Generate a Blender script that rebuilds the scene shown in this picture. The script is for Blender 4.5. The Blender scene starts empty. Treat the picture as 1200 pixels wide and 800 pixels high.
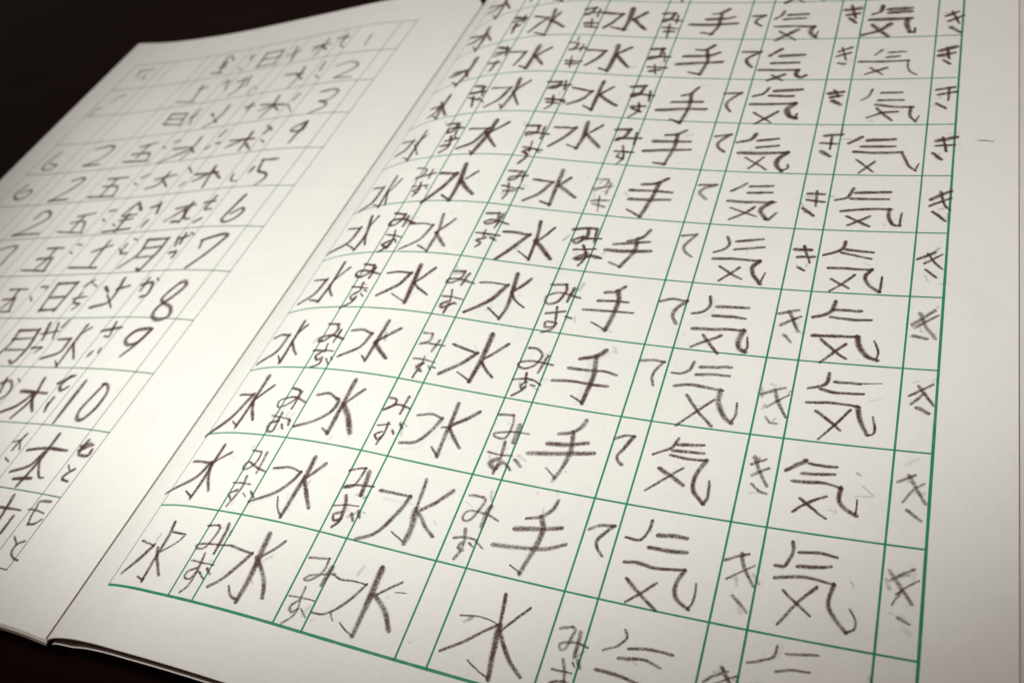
import bpy, bmesh, math, random
import numpy as np
from mathutils import Matrix, Vector

MM = 0.001
rng = random.Random(7)
scene = bpy.context.scene

# ---------------------------------------------------------------- camera
TILT = 0.0606                       # the whole book is turned about its spine so both outer edges rest low
ct, st = math.cos(TILT), math.sin(TILT)


def turn(x, y, z):                  # book frame (mm) -> world (m)
    return ((x * ct + z * st) * MM, y * MM, (z * ct - x * st) * MM)


RV = np.array([-0.7172, -0.3743, -0.2363])
_t = float(np.linalg.norm(RV)); _k = RV / _t
_K = np.array([[0, -_k[2], _k[1]], [_k[2], 0, -_k[0]], [-_k[1], _k[0], 0]])
RW = np.eye(3) + math.sin(_t) * _K + (1 - math.cos(_t)) * _K @ _K      # world -> camera
TM = np.array([[ct, 0, st], [0, 1, 0], [-st, 0, ct]])
cam_data = bpy.data.cameras.new('camera')
cam = bpy.data.objects.new('camera', cam_data)
scene.collection.objects.link(cam)
scene.camera = cam
M = (TM @ RW.T)
m4 = Matrix([[float(M[i][j]) for j in range(3)] + [0.0] for i in range(3)] + [[0, 0, 0, 1]])
m4.translation = Vector(turn(150.7567, -44.3739, 139.9813))
cam.matrix_world = m4
cam_data.sensor_width = 36.0
cam_data.lens = 1076.27 / 1200 * 36
cam_data.clip_start = 0.005
cam_data.clip_end = 20
cam_data.dof.use_dof = True
FOCUS = Vector(turn(104, 42, 7))
view_dir = m4.to_3x3() @ Vector((0, 0, -1))
cam_data.dof.focus_distance = (FOCUS - m4.translation).dot(view_dir)
cam_data.dof.aperture_fstop = 25

# ---------------------------------------------------------------- world and lamp
world = bpy.data.worlds.new('World')
scene.world = world
world.use_nodes = True
bg = world.node_tree.nodes['Background']
bg.inputs['Color'].default_value = (1.0, 0.83, 0.75, 1)
bg.inputs['Strength'].default_value = 0.21

ld = bpy.data.lights.new('vignette_spot', 'SPOT')  # unseen spot, its cone shaped to imitate lens vignetting
ld.energy = 3.95
ld.color = (1.0, 0.995, 0.945)
ld.spot_size = 2 * 0.66
ld.spot_blend = 0.5
ld.shadow_soft_size = 0.03
lamp = bpy.data.objects.new('vignette_spot', ld)
scene.collection.objects.link(lamp)
lamp.location = Vector((1,-22,293)) * MM
aim = Vector((40,192,0)) * MM
lamp.rotation_euler = (aim - lamp.location).to_track_quat('-Z', 'Y').to_euler()

scene.view_settings.view_transform = 'Standard'
scene.view_settings.look = 'None'
scene.view_settings.exposure = 0
scene.view_settings.gamma = 1
scene.view_settings.use_curve_mapping = False
scene.render.resolution_x = 1024
scene.render.resolution_y = 682
scene.render.engine = 'CYCLES'
scene.cycles.transparent_max_bounces = 24


# ---------------------------------------------------------------- materials
def mat(name):
    m = bpy.data.materials.new(name)
    m.use_nodes = True
    nt = m.node_tree
    for n in list(nt.nodes):
        if n.type != 'OUTPUT_MATERIAL':
            nt.nodes.remove(n)
    return m, nt, nt.nodes['Material Output']


def node(nt, typ, **kw):
    n = nt.nodes.new(typ)
    for k, v in kw.items():
        if k.startswith('_'):
            n.inputs[k[1:].replace('_', ' ')].default_value = v
        else:
            setattr(n, k, v)
    return n


def ramp(nt, src, p0, c0, p1, c1):
    r = node(nt, 'ShaderNodeValToRGB')
    r.color_ramp.elements[0].position = p0; r.color_ramp.elements[0].color = c0
    r.color_ramp.elements[1].position = p1; r.color_ramp.elements[1].color = c1
    nt.links.new(src, r.inputs['Fac'])
    return r


def paper_material(name, a, b):
    m, nt, out = mat(name)
    L = nt.links.new
    tc = node(nt, 'ShaderNodeTexCoord')
    cloud = node(nt, 'ShaderNodeTexNoise', _Scale=38.0, _Detail=5.0, _Roughness=0.6)   # cloudy formation of the sheet
    L(tc.outputs['Object'], cloud.inputs['Vector'])
    fib = node(nt, 'ShaderNodeTexNoise', _Scale=1500.0, _Detail=4.0, _Roughness=0.7)
    mp = node(nt, 'ShaderNodeMapping'); mp.inputs['Scale'].default_value = (1.0, 0.35, 1.0)
    L(tc.outputs['Object'], mp.inputs['Vector']); L(mp.outputs['Vector'], fib.inputs['Vector'])
    col = ramp(nt, cloud.outputs['Fac'], 0.32, a, 0.68, b)
    fr = ramp(nt, fib.outputs['Fac'], 0.30, (0.965, 0.963, 0.96, 1), 0.62, (1, 1, 1, 1))
    mul = node(nt, 'ShaderNodeMix', data_type='RGBA', blend_type='MULTIPLY')
    mul.inputs['Factor'].default_value = 1.0
    L(col.outputs['Color'], mul.inputs['A']); L(fr.outputs['Color'], mul.inputs['B'])
    # rubbed graphite haze where the hand has passed
    hz = node(nt, 'ShaderNodeTexNoise', _Scale=75.0, _Detail=3.0, _Roughness=0.55, _Distortion=0.6)
    L(tc.outputs['Object'], hz.inputs['Vector'])
    hr = ramp(nt, hz.outputs['Fac'], 0.52, (1, 1, 1, 1), 0.85, (0.95, 0.945, 0.95, 1))
    mul2 = node(nt, 'ShaderNodeMix', data_type='RGBA', blend_type='MULTIPLY')
    mul2.inputs['Factor'].default_value = 1.0
    L(mul.outputs['Result'], mul2.inputs['A']); L(hr.outputs['Color'], mul2.inputs['B'])
    bs = node(nt, 'ShaderNodeBsdfPrincipled', _Roughness=0.62)
    bs.inputs['Specular IOR Level'].default_value = 0.28
    bs.inputs['Sheen Weight'].default_value = 0.05
    L(mul2.outputs['Result'], bs.inputs['Base Color'])
    wav = node(nt, 'ShaderNodeTexNoise', _Scale=26.0, _Detail=2.0)
    L(tc.outputs['Object'], wav.inputs['Vector'])
    b1 = node(nt, 'ShaderNodeBump', _Strength=0.2, _Distance=0.0003)
    L(wav.outputs['Fac'], b1.inputs['Height'])
    b2 = node(nt, 'ShaderNodeBump', _Strength=0.08, _Distance=0.00002)
    L(fib.outputs['Fac'], b2.inputs['Height']); L(b1.outputs['Normal'], b2.inputs['Normal'])
    L(b2.outputs['Normal'], bs.inputs['Normal'])
    L(bs.outputs['BSDF'], out.inputs['Surface'])
    return m


def ink_material(name, colour, grain_scale, lo, hi, edge):
    """flat print or graphite lying on the paper; 'dark' is how heavily it was laid down"""
    m, nt, out = mat(name)
    L = nt.links.new
    uv = node(nt, 'ShaderNodeUVMap'); uv.uv_map = 'stroke'
    sep = node(nt, 'ShaderNodeSeparateXYZ'); L(uv.outputs['UV'], sep.inputs['Vector'])
    ab = node(nt, 'ShaderNodeMath', operation='ABSOLUTE'); L(sep.outputs['X'], ab.inputs[0])
    ed = node(nt, 'ShaderNodeMapRange', interpolation_type='SMOOTHSTEP')
    ed.inputs['From Min'].default_value = edge; ed.inputs['From Max'].default_value = 1.0
    ed.inputs['To Min'].default_value = 1.0; ed.inputs['To Max'].default_value = 0.0
    L(ab.outputs['Value'], ed.inputs['Value'])
    tc = node(nt, 'ShaderNodeTexCoord')
    nz = node(nt, 'ShaderNodeTexNoise', _Scale=grain_scale, _Detail=3.0, _Roughness=0.7)
    L(tc.outputs['Object'], nz.inputs['Vector'])
    mr = node(nt, 'ShaderNodeMapRange')
    mr.inputs['From Min'].default_value = 0.35; mr.inputs['From Max'].default_value = 0.60
    mr.inputs['To Min'].default_value = lo; mr.inputs['To Max'].default_value = hi
    L(nz.outputs['Fac'], mr.inputs['Value'])
    big = node(nt, 'ShaderNodeTexNoise', _Scale=grain_scale * 0.16, _Detail=1.0)
    L(tc.outputs['Object'], big.inputs['Vector'])
    br = node(nt, 'ShaderNodeMapRange')
    br.inputs['From Min'].default_value = 0.3; br.inputs['From Max'].default_value = 0.7
    br.inputs['To Min'].default_value = 0.82; br.inputs['To Max'].default_value = 1.08
    L(big.outputs['Fac'], br.inputs['Value'])
    at = node(nt, 'ShaderNodeAttribute'); at.attribute_name = 'dark'
    m1 = node(nt, 'ShaderNodeMath', operation='MULTIPLY'); L(ed.outputs['Result'], m1.inputs[0]); L(mr.outputs['Result'], m1.inputs[1])
    m2 = node(nt, 'ShaderNodeMath', operation='MULTIPLY'); L(m1.outputs['Value'], m2.inputs[0]); L(at.outputs['Fac'], m2.inputs[1])
    m3 = node(nt, 'ShaderNodeMath', operation='MULTIPLY', use_clamp=True); L(m2.outputs['Value'], m3.inputs[0]); L(br.outputs['Result'], m3.inputs[1])
    bs = node(nt, 'ShaderNodeBsdfPrincipled', _Roughness=0.55)
    bs.inputs['Base Color'].default_value = colour
    bs.inputs['Specular IOR Level'].default_value = 0.3
    tr = node(nt, 'ShaderNodeBsdfTransparent')
    mx = node(nt, 'ShaderNodeMixShader')
    L(m3.outputs['Value'], mx.inputs['Fac']); L(tr.outputs['BSDF'], mx.inputs[1]); L(bs.outputs['BSDF'], mx.inputs[2])
    L(mx.outputs['Shader'], out.inputs['Surface'])
    return m


M_PAPER = paper_material('exercise_paper', (0.805, 0.815, 0.785, 1), (0.84, 0.84, 0.81, 1))
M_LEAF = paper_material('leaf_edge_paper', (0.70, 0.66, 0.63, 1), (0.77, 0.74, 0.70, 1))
M_PENCIL = ink_material('soft_pencil', (0.082, 0.033, 0.040, 1), 2300.0, 0.50, 1.12, 0.15)
M_SMUDGE = ink_material('rubbed_graphite', (0.052, 0.030, 0.036, 1), 1500.0, 0.35, 1.1, 0.0)
M_GREEN = ink_material('green_ruling_ink', (0.010, 0.27, 0.13, 1), 5200.0, 0.8, 1.0, 0.75)
M_PALE = ink_material('pale_green_ruling_ink', (0.050, 0.19, 0.10, 1), 5200.0, 0.8, 1.0, 0.7)

m, nt, out = mat('card_cover_and_gap_shade')
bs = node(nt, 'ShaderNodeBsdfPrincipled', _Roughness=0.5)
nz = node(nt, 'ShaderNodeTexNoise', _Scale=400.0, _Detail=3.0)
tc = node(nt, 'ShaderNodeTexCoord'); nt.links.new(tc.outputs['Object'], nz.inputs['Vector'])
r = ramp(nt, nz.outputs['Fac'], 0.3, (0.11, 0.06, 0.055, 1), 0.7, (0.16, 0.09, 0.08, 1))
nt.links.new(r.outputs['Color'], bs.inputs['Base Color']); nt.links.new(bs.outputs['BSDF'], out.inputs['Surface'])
M_COVER_AND_SHADE = m  # brown of the left cover, also the painted shade in the right gap

m, nt, out = mat('dark_lacquered_wood')
L = nt.links.new
tc = node(nt, 'ShaderNodeTexCoord')
mp = node(nt, 'ShaderNodeMapping'); mp.inputs['Scale'].default_value = (3.0, 26.0, 3.0)
mp.inputs['Rotation'].default_value = (0, 0, 0.5)
L(tc.outputs['Object'], mp.inputs['Vector'])
gr = node(nt, 'ShaderNodeTexNoise', _Scale=5.0, _Detail=7.0, _Roughness=0.65, _Distortion=0.8)
L(mp.outputs['Vector'], gr.inputs['Vector'])
cr = ramp(nt, gr.outputs['Fac'], 0.34, (0.0065, 0.0014, 0.0013, 1), 0.72, (0.0145, 0.0038, 0.0034, 1))
bs = node(nt, 'ShaderNodeBsdfPrincipled', _Roughness=0.55)
bs.inputs['Specular IOR Level'].default_value = 0.03
L(cr.outputs['Color'], bs.inputs['Base Color'])
bp = node(nt, 'ShaderNodeBump', _Strength=0.15, _Distance=0.0004)
L(gr.outputs['Fac'], bp.inputs['Height']); L(bp.outputs['Normal'], bs.inputs['Normal'])
L(bs.outputs['BSDF'], out.inputs['Surface'])
M_WOOD = m

# ---------------------------------------------------------------- the shape of the open pages
KR = [0, 6, 14, 28, 60, 110, 180.]
KL = [0, 8, 20, 50, 100, 150, 190.]
AR = [[0.73, 0.4847, 0.3546, 0.0927, -0.0983, -0.0242, 0.1444], [0.7406, 0.5378, 0.4495, 0.1679, -0.1227, -0.0438, 0.0539], [0.7683, 0.6021, 0.4821, 0.246, -0.1122, -0.0568, -0.0091]]
AL = [[0.4815, 0.0337, -0.0259, -0.1432, -0.1131, -0.0887, -0.0217], [0.4987, 0.0767, 0.0045, -0.1298, -0.0993, -0.0778, 0.0215], [0.5064, 0.0995, 0.0271, -0.1247, -0.1121, -0.0418, 0.074]]
YR = [0.0137, 0.0164, -0.0626, -0.4059, -0.49, -0.4898, -0.3595]
YL = [-0.0137, -0.0447, -0.0179, -0.0262, 0.307, 0.2074, 1.491]
ZS = (0.0, -0.1955, 0.0)
SS = np.linspace(0, 200, 201)


def curve(kn, a, z0):
    A = np.interp(SS, kn, a)
    A = np.convolve(np.pad(A, 3, 'edge'), np.ones(7) / 7, 'valid')
    q = (A[1:] + A[:-1]) / 2
    return np.concatenate([[0], np.cumsum(np.cos(q))]), z0 + np.concatenate([[0], np.cumsum(np.sin(q))])


CUR = {'R': [curve(KR, AR[k], ZS[k]) for k in range(3)], 'L': [curve(KL, AL[k], ZS[k]) for k in range(3)]}


def surf_flat(side, s, y):
    """point of the page surface, s mm out from the spine along the paper and y mm up it"""
    s = np.asarray(s, float); y = np.asarray(y, float)
    t = y / 216
    Lg = (2 * (t - .5) * (t - 1), -4 * t * (t - 1), 2 * t * (t - .5))
    X = 0; Z = 0
    for k in range(3):
        cx, cz = CUR[side][k]
        X = X + Lg[k] * np.interp(s, SS, cx); Z = Z + Lg[k] * np.interp(s, SS, cz)
    sg = 1 if side == 'R' else -1
    Y = y + np.interp(s, KR if side == 'R' else KL, YR if side == 'R' else YL)
    return np.stack([sg * X, Y, Z], -1)


def surf(side, s, y, lift=0.0):
    """world positions (n,3), raised by lift mm along the page normal"""
    s = np.atleast_1d(np.asarray(s, float)); y = np.atleast_1d(np.asarray(y, float))
    p = surf_flat(side, s, y)
    e = 0.6
    ds = surf_flat(side, s + e, y) - surf_flat(side, np.maximum(s - e, 0), y)
    dy = surf_flat(side, s, y + e) - surf_flat(side, s, y - e)
    n = np.cross(ds, dy)
    if side == 'L':
        n = -n
    n /= np.linalg.norm(n, axis=-1, keepdims=True)
    p = p + n * np.asarray(lift, float).reshape(-1, 1) if np.ndim(lift) else p + n * lift
    return np.stack([(p[:, 0] * ct + p[:, 2] * st) * MM, p[:, 1] * MM, (p[:, 2] * ct - p[:, 0] * st) * MM], -1)


def link(name, verts, faces, material, parent=None, smooth=False):
    me = bpy.data.meshes.new(name)
    me.from_pydata([tuple(map(float, v)) for v in verts], [], faces)
    me.materials.append(material)
    if smooth:
        for p in me.polygons:
            p.use_smooth = True
    me.update()
    o = bpy.data.objects.new(name, me)
    scene.collection.objects.link(o)
    if parent is not None:
        o.parent = parent
    return o


def sheet(name, side, s1, y0, y1, top, thick, material, parent, ns=64, ny=36, dip=None, s0=0.0, wob=0.0):
    """a sheet of paper following the page curve, top mm above the reference surface, thick mm thick"""
    us = np.concatenate([np.linspace(0, 1, ns // 2 + 1)[:-1] * 0.2, np.linspace(0.2, 1, ns // 2 + 1)])
    us = s0 + us * (s1 - s0)
    vs = np.linspace(y0, y1, ny + 1)
    S, Y = np.meshgrid(us, vs, indexing='ij')
    S = S.ravel(); Y = Y.ravel()
    if side == 'L':                 # the worn inner corner at the head of the fold is rounded off
        q = np.clip(1 - S / 6.0, 0, 1)
        Y = Y - (1 - np.sqrt(np.maximum(1 - q * q, 0))) * 6.0 * np.clip((Y - 170) / 55, 0, 1)
    off = top * np.ones_like(S)
    if dip is not None:
        off = off + dip(S, Y)
    if wob:
        off = off + wob * np.sin(Y * 0.043 + top * 3) * np.clip(S / 60, 0, 1)
    T = surf(side, S, Y, off)
    B = surf(side, S, Y, off - thick)
    nu, nv = len(us), len(vs)
    n = nu * nv
    F = []
    for i in range(nu - 1):
        for j in range(nv - 1):
            a, b, c, d = i * nv + j, (i + 1) * nv + j, (i + 1) * nv + j + 1, i * nv + j + 1
            f = (a, b, c, d) if side == 'R' else (d, c, b, a)
            F.append(f); F.append(tuple(n + q for q in reversed(f)))
    ring = [i * nv for i in range(nu)] + [(nu - 1) * nv + j for j in range(1, nv)] + \
           [i * nv + nv - 1 for i in range(nu - 2, -1, -1)] + [j for j in range(nv - 2, 0, -1)]
    k = len(ring)
    b0 = 2 * n                      # the cut edge has vertices of its own, so the faces stay evenly shaded up to it
    for i in range(k):
        j2 = (i + 1) % k
        f = (b0 + j2, b0 + i, b0 + k + i, b0 + k + j2)
        F.append(f if side == 'R' else tuple(reversed(f)))
    o = link(name, np.concatenate([T, B, T[ring], B[ring]]), F, material, parent)
    for p in o.data.polygons[:2 * (nu - 1) * (nv - 1)]:
        p.use_smooth = True
    return o


# ---------------------------------------------------------------- the table
def slab(name, x0, x1, y0, y1, z0, z1, bev, material):
    bm = bmesh.new()
    bmesh.ops.create_cube(bm, size=1)
    for v in bm.verts:
        v.co = Vector(((x0 + x1) / 2 + v.co.x * (x1 - x0), (y0 + y1) / 2 + v.co.y * (y1 - y0), (z0 + z1) / 2 + v.co.z * (z1 - z0)))
    bmesh.ops.bevel(bm, geom=list(bm.edges), offset=bev, segments=3, affect='EDGES')
    me = bpy.data.meshes.new(name)
    bm.to_mesh(me); bm.free()
    me.materials.append(material)
    o = bpy.data.objects.new(name, me)
    scene.collection.objects.link(o)
    return o


TABLE_Z = -0.0068
table = slab('table', -1.6, 1.6, -0.45, 1.9, TABLE_Z - 0.035, TABLE_Z, 0.003, M_WOOD)
table['kind'] = 'structure'

# ---------------------------------------------------------------- the exercise book
book = bpy.data.objects.new('exercise_book', None)
scene.collection.objects.link(book)
book.empty_display_size = 0.05
book['label'] = 'open exercise book of green ruled squares filled with pencilled kanji, on a dark table'
book['category'] = 'exercise book'

SR, SL = 167.93, 172.65             # widths of the two open pages
YB, YT = -11.17, 232.06
PAGE = {}
PAGE['R'] = sheet('page', 'R', SR, YB, YT, 0.0, 0.10, M_PAPER, book, ns=96, ny=60, s0=0.12)
PAGE['R']['label'] = 'right hand page filled with rows of pencilled kanji and their readings'
PAGE['L'] = sheet('page', 'L', SL, YB, YT, 0.0, 0.10, M_PAPER, book, ns=96, ny=60, s0=0.36)
PAGE['L']['label'] = 'left hand page with numbers, dates and kanji in its columns'


def ease(S, w):
    q = np.clip(S / w, 0, 1)
    return q * q * (3 - 2 * q)


# the leaves lying under the right page: one close to it, the others lower, with a dark gap between
for k in range(2):
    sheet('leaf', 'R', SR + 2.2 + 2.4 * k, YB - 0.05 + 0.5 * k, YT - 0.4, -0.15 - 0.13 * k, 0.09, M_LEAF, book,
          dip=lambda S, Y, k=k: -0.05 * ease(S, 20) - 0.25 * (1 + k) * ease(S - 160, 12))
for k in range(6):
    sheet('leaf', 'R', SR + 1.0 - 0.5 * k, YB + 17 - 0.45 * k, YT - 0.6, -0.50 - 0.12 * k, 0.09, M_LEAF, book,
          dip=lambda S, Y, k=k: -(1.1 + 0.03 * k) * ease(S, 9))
sheet('gap_shade_sheet', 'R', SR + 1.2, YB - 0.02, YT - 0.6, -1.22, 0.10, M_COVER_AND_SHADE, book, dip=lambda S, Y: -2.0 * ease(S, 9))['label'] = 'dark brown sheet standing for the shade in the gap'  # added dark sheet, paints the shade inside the gap
sheet('cover', 'R', SR + 4.2, YB - 0.24, YT + 0.2, -1.36, 0.18, M_LEAF, book, dip=lambda S, Y: -2.05 * ease(S, 9))['label'] = 'pale back half of the card cover'
# under the left page the stack thickens away from the spine
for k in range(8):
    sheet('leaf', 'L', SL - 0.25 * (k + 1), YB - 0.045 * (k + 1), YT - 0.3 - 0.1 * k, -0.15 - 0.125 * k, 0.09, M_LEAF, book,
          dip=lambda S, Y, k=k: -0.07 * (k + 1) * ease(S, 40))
sheet('cover', 'L', SL - 2.6, YB - 0.75, YT - 1.2, -1.24, 0.24, M_COVER_AND_SHADE, book, dip=lambda S, Y: -0.62 * ease(S, 40))['label'] = 'brown front half of the card cover'


# ---------------------------------------------------------------- flat marks on the paper
def smooth_path(P, step):
    """Catmull-Rom through the pencil's way points, keeping sharp turns sharp"""
    P = [np.array(p, float) for p in P]
    if len(P) == 2:
        n = max(2, int(np.linalg.norm(P[1] - P[0]) / step))
        return [P[0] + (P[1] - P[0]) * i / n for i in range(n + 1)]
    out = []
    for i in range(len(P) - 1):
        a, b = P[i], P[i + 1]
        pa = P[i - 1] if i > 0 else 2 * a - b
        pb = P[i + 2] if i + 2 < len(P) else 2 * b - a
        ma, mb = (b - pa) / 2, (pb - a) / 2
        d = np.linalg.norm(b - a)
        for q in (0, 1):
            mv = (ma, mb)[q]; ln = np.linalg.norm(mv)
            if ln > d * 1.1:
                mv = mv / ln * d * 1.1
            if q == 0: ma = mv
            else: mb = mv
        if i > 0 and np.dot(a - pa, b - a) < -0.15 * np.linalg.norm(a - pa) * d: ma = b - a
        if i + 2 < len(P) and np.dot(b - a, pb - b) < -0.15 * np.linalg.norm(pb - b) * d: mb = b - a
        n = max(2, int(d / step))
        for k in range(n):
            t = k / n
            h0 = 2 * t ** 3 - 3 * t ** 2 + 1; h1 = t ** 3 - 2 * t ** 2 + t
            h2 = -2 * t ** 3 + 3 * t ** 2; h3 = t ** 3 - t ** 2
            out.append(h0 * a + h1 * ma + h2 * b + h3 * mb)
    out.append(P[-1])
    return out


def ribbons(name, side, strokes, material, parent, pencil=True):
    """strokes: list of (width mm, dark, [(s,y)...], lift mm) -> ONE mesh of flat ribbons on the page"""
    V, F, UV, DK = [], [], [], []
    for w, dark, pts, lift in strokes:
        path = smooth_path(pts, 0.45 if pencil else 3.0)
        if len(path) < 2:
            continue
        n = len(path)
        A = np.array(path)
        T = np.gradient(A, axis=0)
        T /= np.maximum(np.linalg.norm(T, axis=1, keepdims=True), 1e-9)
        N = np.stack([-T[:, 1], T[:, 0]], 1)
        f = np.linspace(0, 1, n)
        if pencil:
            A = A + N * (np.interp(f, np.linspace(0, 1, 6), [rng.gauss(0, 0.035) for _ in range(6)]))[:, None]
            press = np.interp(f, np.linspace(0, 1, 5), [rng.uniform(0.86, 1.10) for _ in range(5)])
            press *= np.interp(f, [0, 0.5, 1], [1.04, 1.0, rng.uniform(0.78, 0.95)])
            dk = dark * np.interp(f, np.linspace(0, 1, 5), [rng.uniform(0.78, 1.12) for _ in range(5)])
            A = np.concatenate([[A[0] - T[0] * w * 0.42], [A[0] - T[0] * w * 0.25], A, [A[-1] + T[-1] * w * 0.25], [A[-1] + T[-1] * w * 0.42]])
            N = np.concatenate([[N[0]] * 2, N, [N[-1]] * 2])
            half = w / 2 * np.concatenate([[0.35, 0.80], press, [0.80, 0.35]])
            dk = np.concatenate([[dk[0] * .6, dk[0]], dk, [dk[-1], dk[-1] * .6]])
        else:
            half = w / 2 * np.array([rng.uniform(0.93, 1.07) for _ in range(n)])
            dk = np.full(n, dark)
        b = len(V)
        n = len(A)
        Lp = surf(side, A[:, 0] + N[:, 0] * half, A[:, 1] + N[:, 1] * half, lift)
        Cp = surf(side, A[:, 0], A[:, 1], lift)
        Rp = surf(side, A[:, 0] - N[:, 0] * half, A[:, 1] - N[:, 1] * half, lift)
        for i in range(n):
            V += [Lp[i], Cp[i], Rp[i]]
            UV += [(1, i), (0, i), (-1, i)]
            DK += [dk[i]] * 3
        for i in range(n - 1):
            q = b + 3 * i
            for c in (0, 1):
                fc = (q + c, q + c + 1, q + c + 4, q + c + 3)
                F.append(fc)
    o = link(name, V, F, material, parent)
    me = o.data
    uvl = me.uv_layers.new(name='stroke')
    vi = np.zeros(len(me.loops), dtype=np.int32); me.loops.foreach_get('vertex_index', vi)
    uvl.data.foreach_set('uv', np.array(UV, dtype=np.float32)[vi].ravel())
    at = me.attributes.new('dark', 'FLOAT', 'POINT')
    at.data.foreach_set('value', np.array(DK, dtype=np.float32))
    return o


# printed ruling: twelve rows of squares, a narrow reading column beside each
ROW = 18.0
WR, NR_, WL, NL_ = 17.798, 5.731, 17.524, 5.988
S0R, S0L, DYL = 14.53, 19.68, -0.93
colR = [S0R + (v // 2) * (WR + NR_) + (v % 2) * WR for v in range(13)]
colL = [S0L + (v // 2) * (WL + NL_) + (v % 2) * NL_ for v in range(13)]
LI = 0.020


def line(side, p, q, w, dark, mat_, lift):
    n = 26
    pts = [(p[0] + (q[0] - p[0]) * i / n, p[1] + (q[1] - p[1]) * i / n) for i in range(n + 1)]
    ribbons('ruled_line', side, [(w, dark, pts, lift)], mat_, PAGE[side], pencil=False)


for v, s in enumerate(colR):
    line('R', (s, -0.2), (s, 216.2), 0.55 if v == 12 else (0.42 if v else 0.32), 1.0 if v else 0.8, M_GREEN if v else M_PALE, LI + 0.0004 * v)
for j in range(13):
    line('R', (colR[0] - .15, j * ROW), (colR[-1] + .2, j * ROW), 0.60 if j in (0, 12) else 0.40, 0.97, M_GREEN, LI + 0.008 + 0.0004 * j)
for v, s in enumerate(colL):
    line('L', (s, -0.2 + DYL), (s, 216.2 + DYL), 0.30, 0.85, M_PALE, LI + 0.0004 * v)
for j in range(13):
    line('L', (colL[0] - .1, j * ROW + DYL), (colL[-1] + .1, j * ROW + DYL), 0.40, 0.88, M_PALE, LI + 0.008 + 0.0004 * j)

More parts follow.
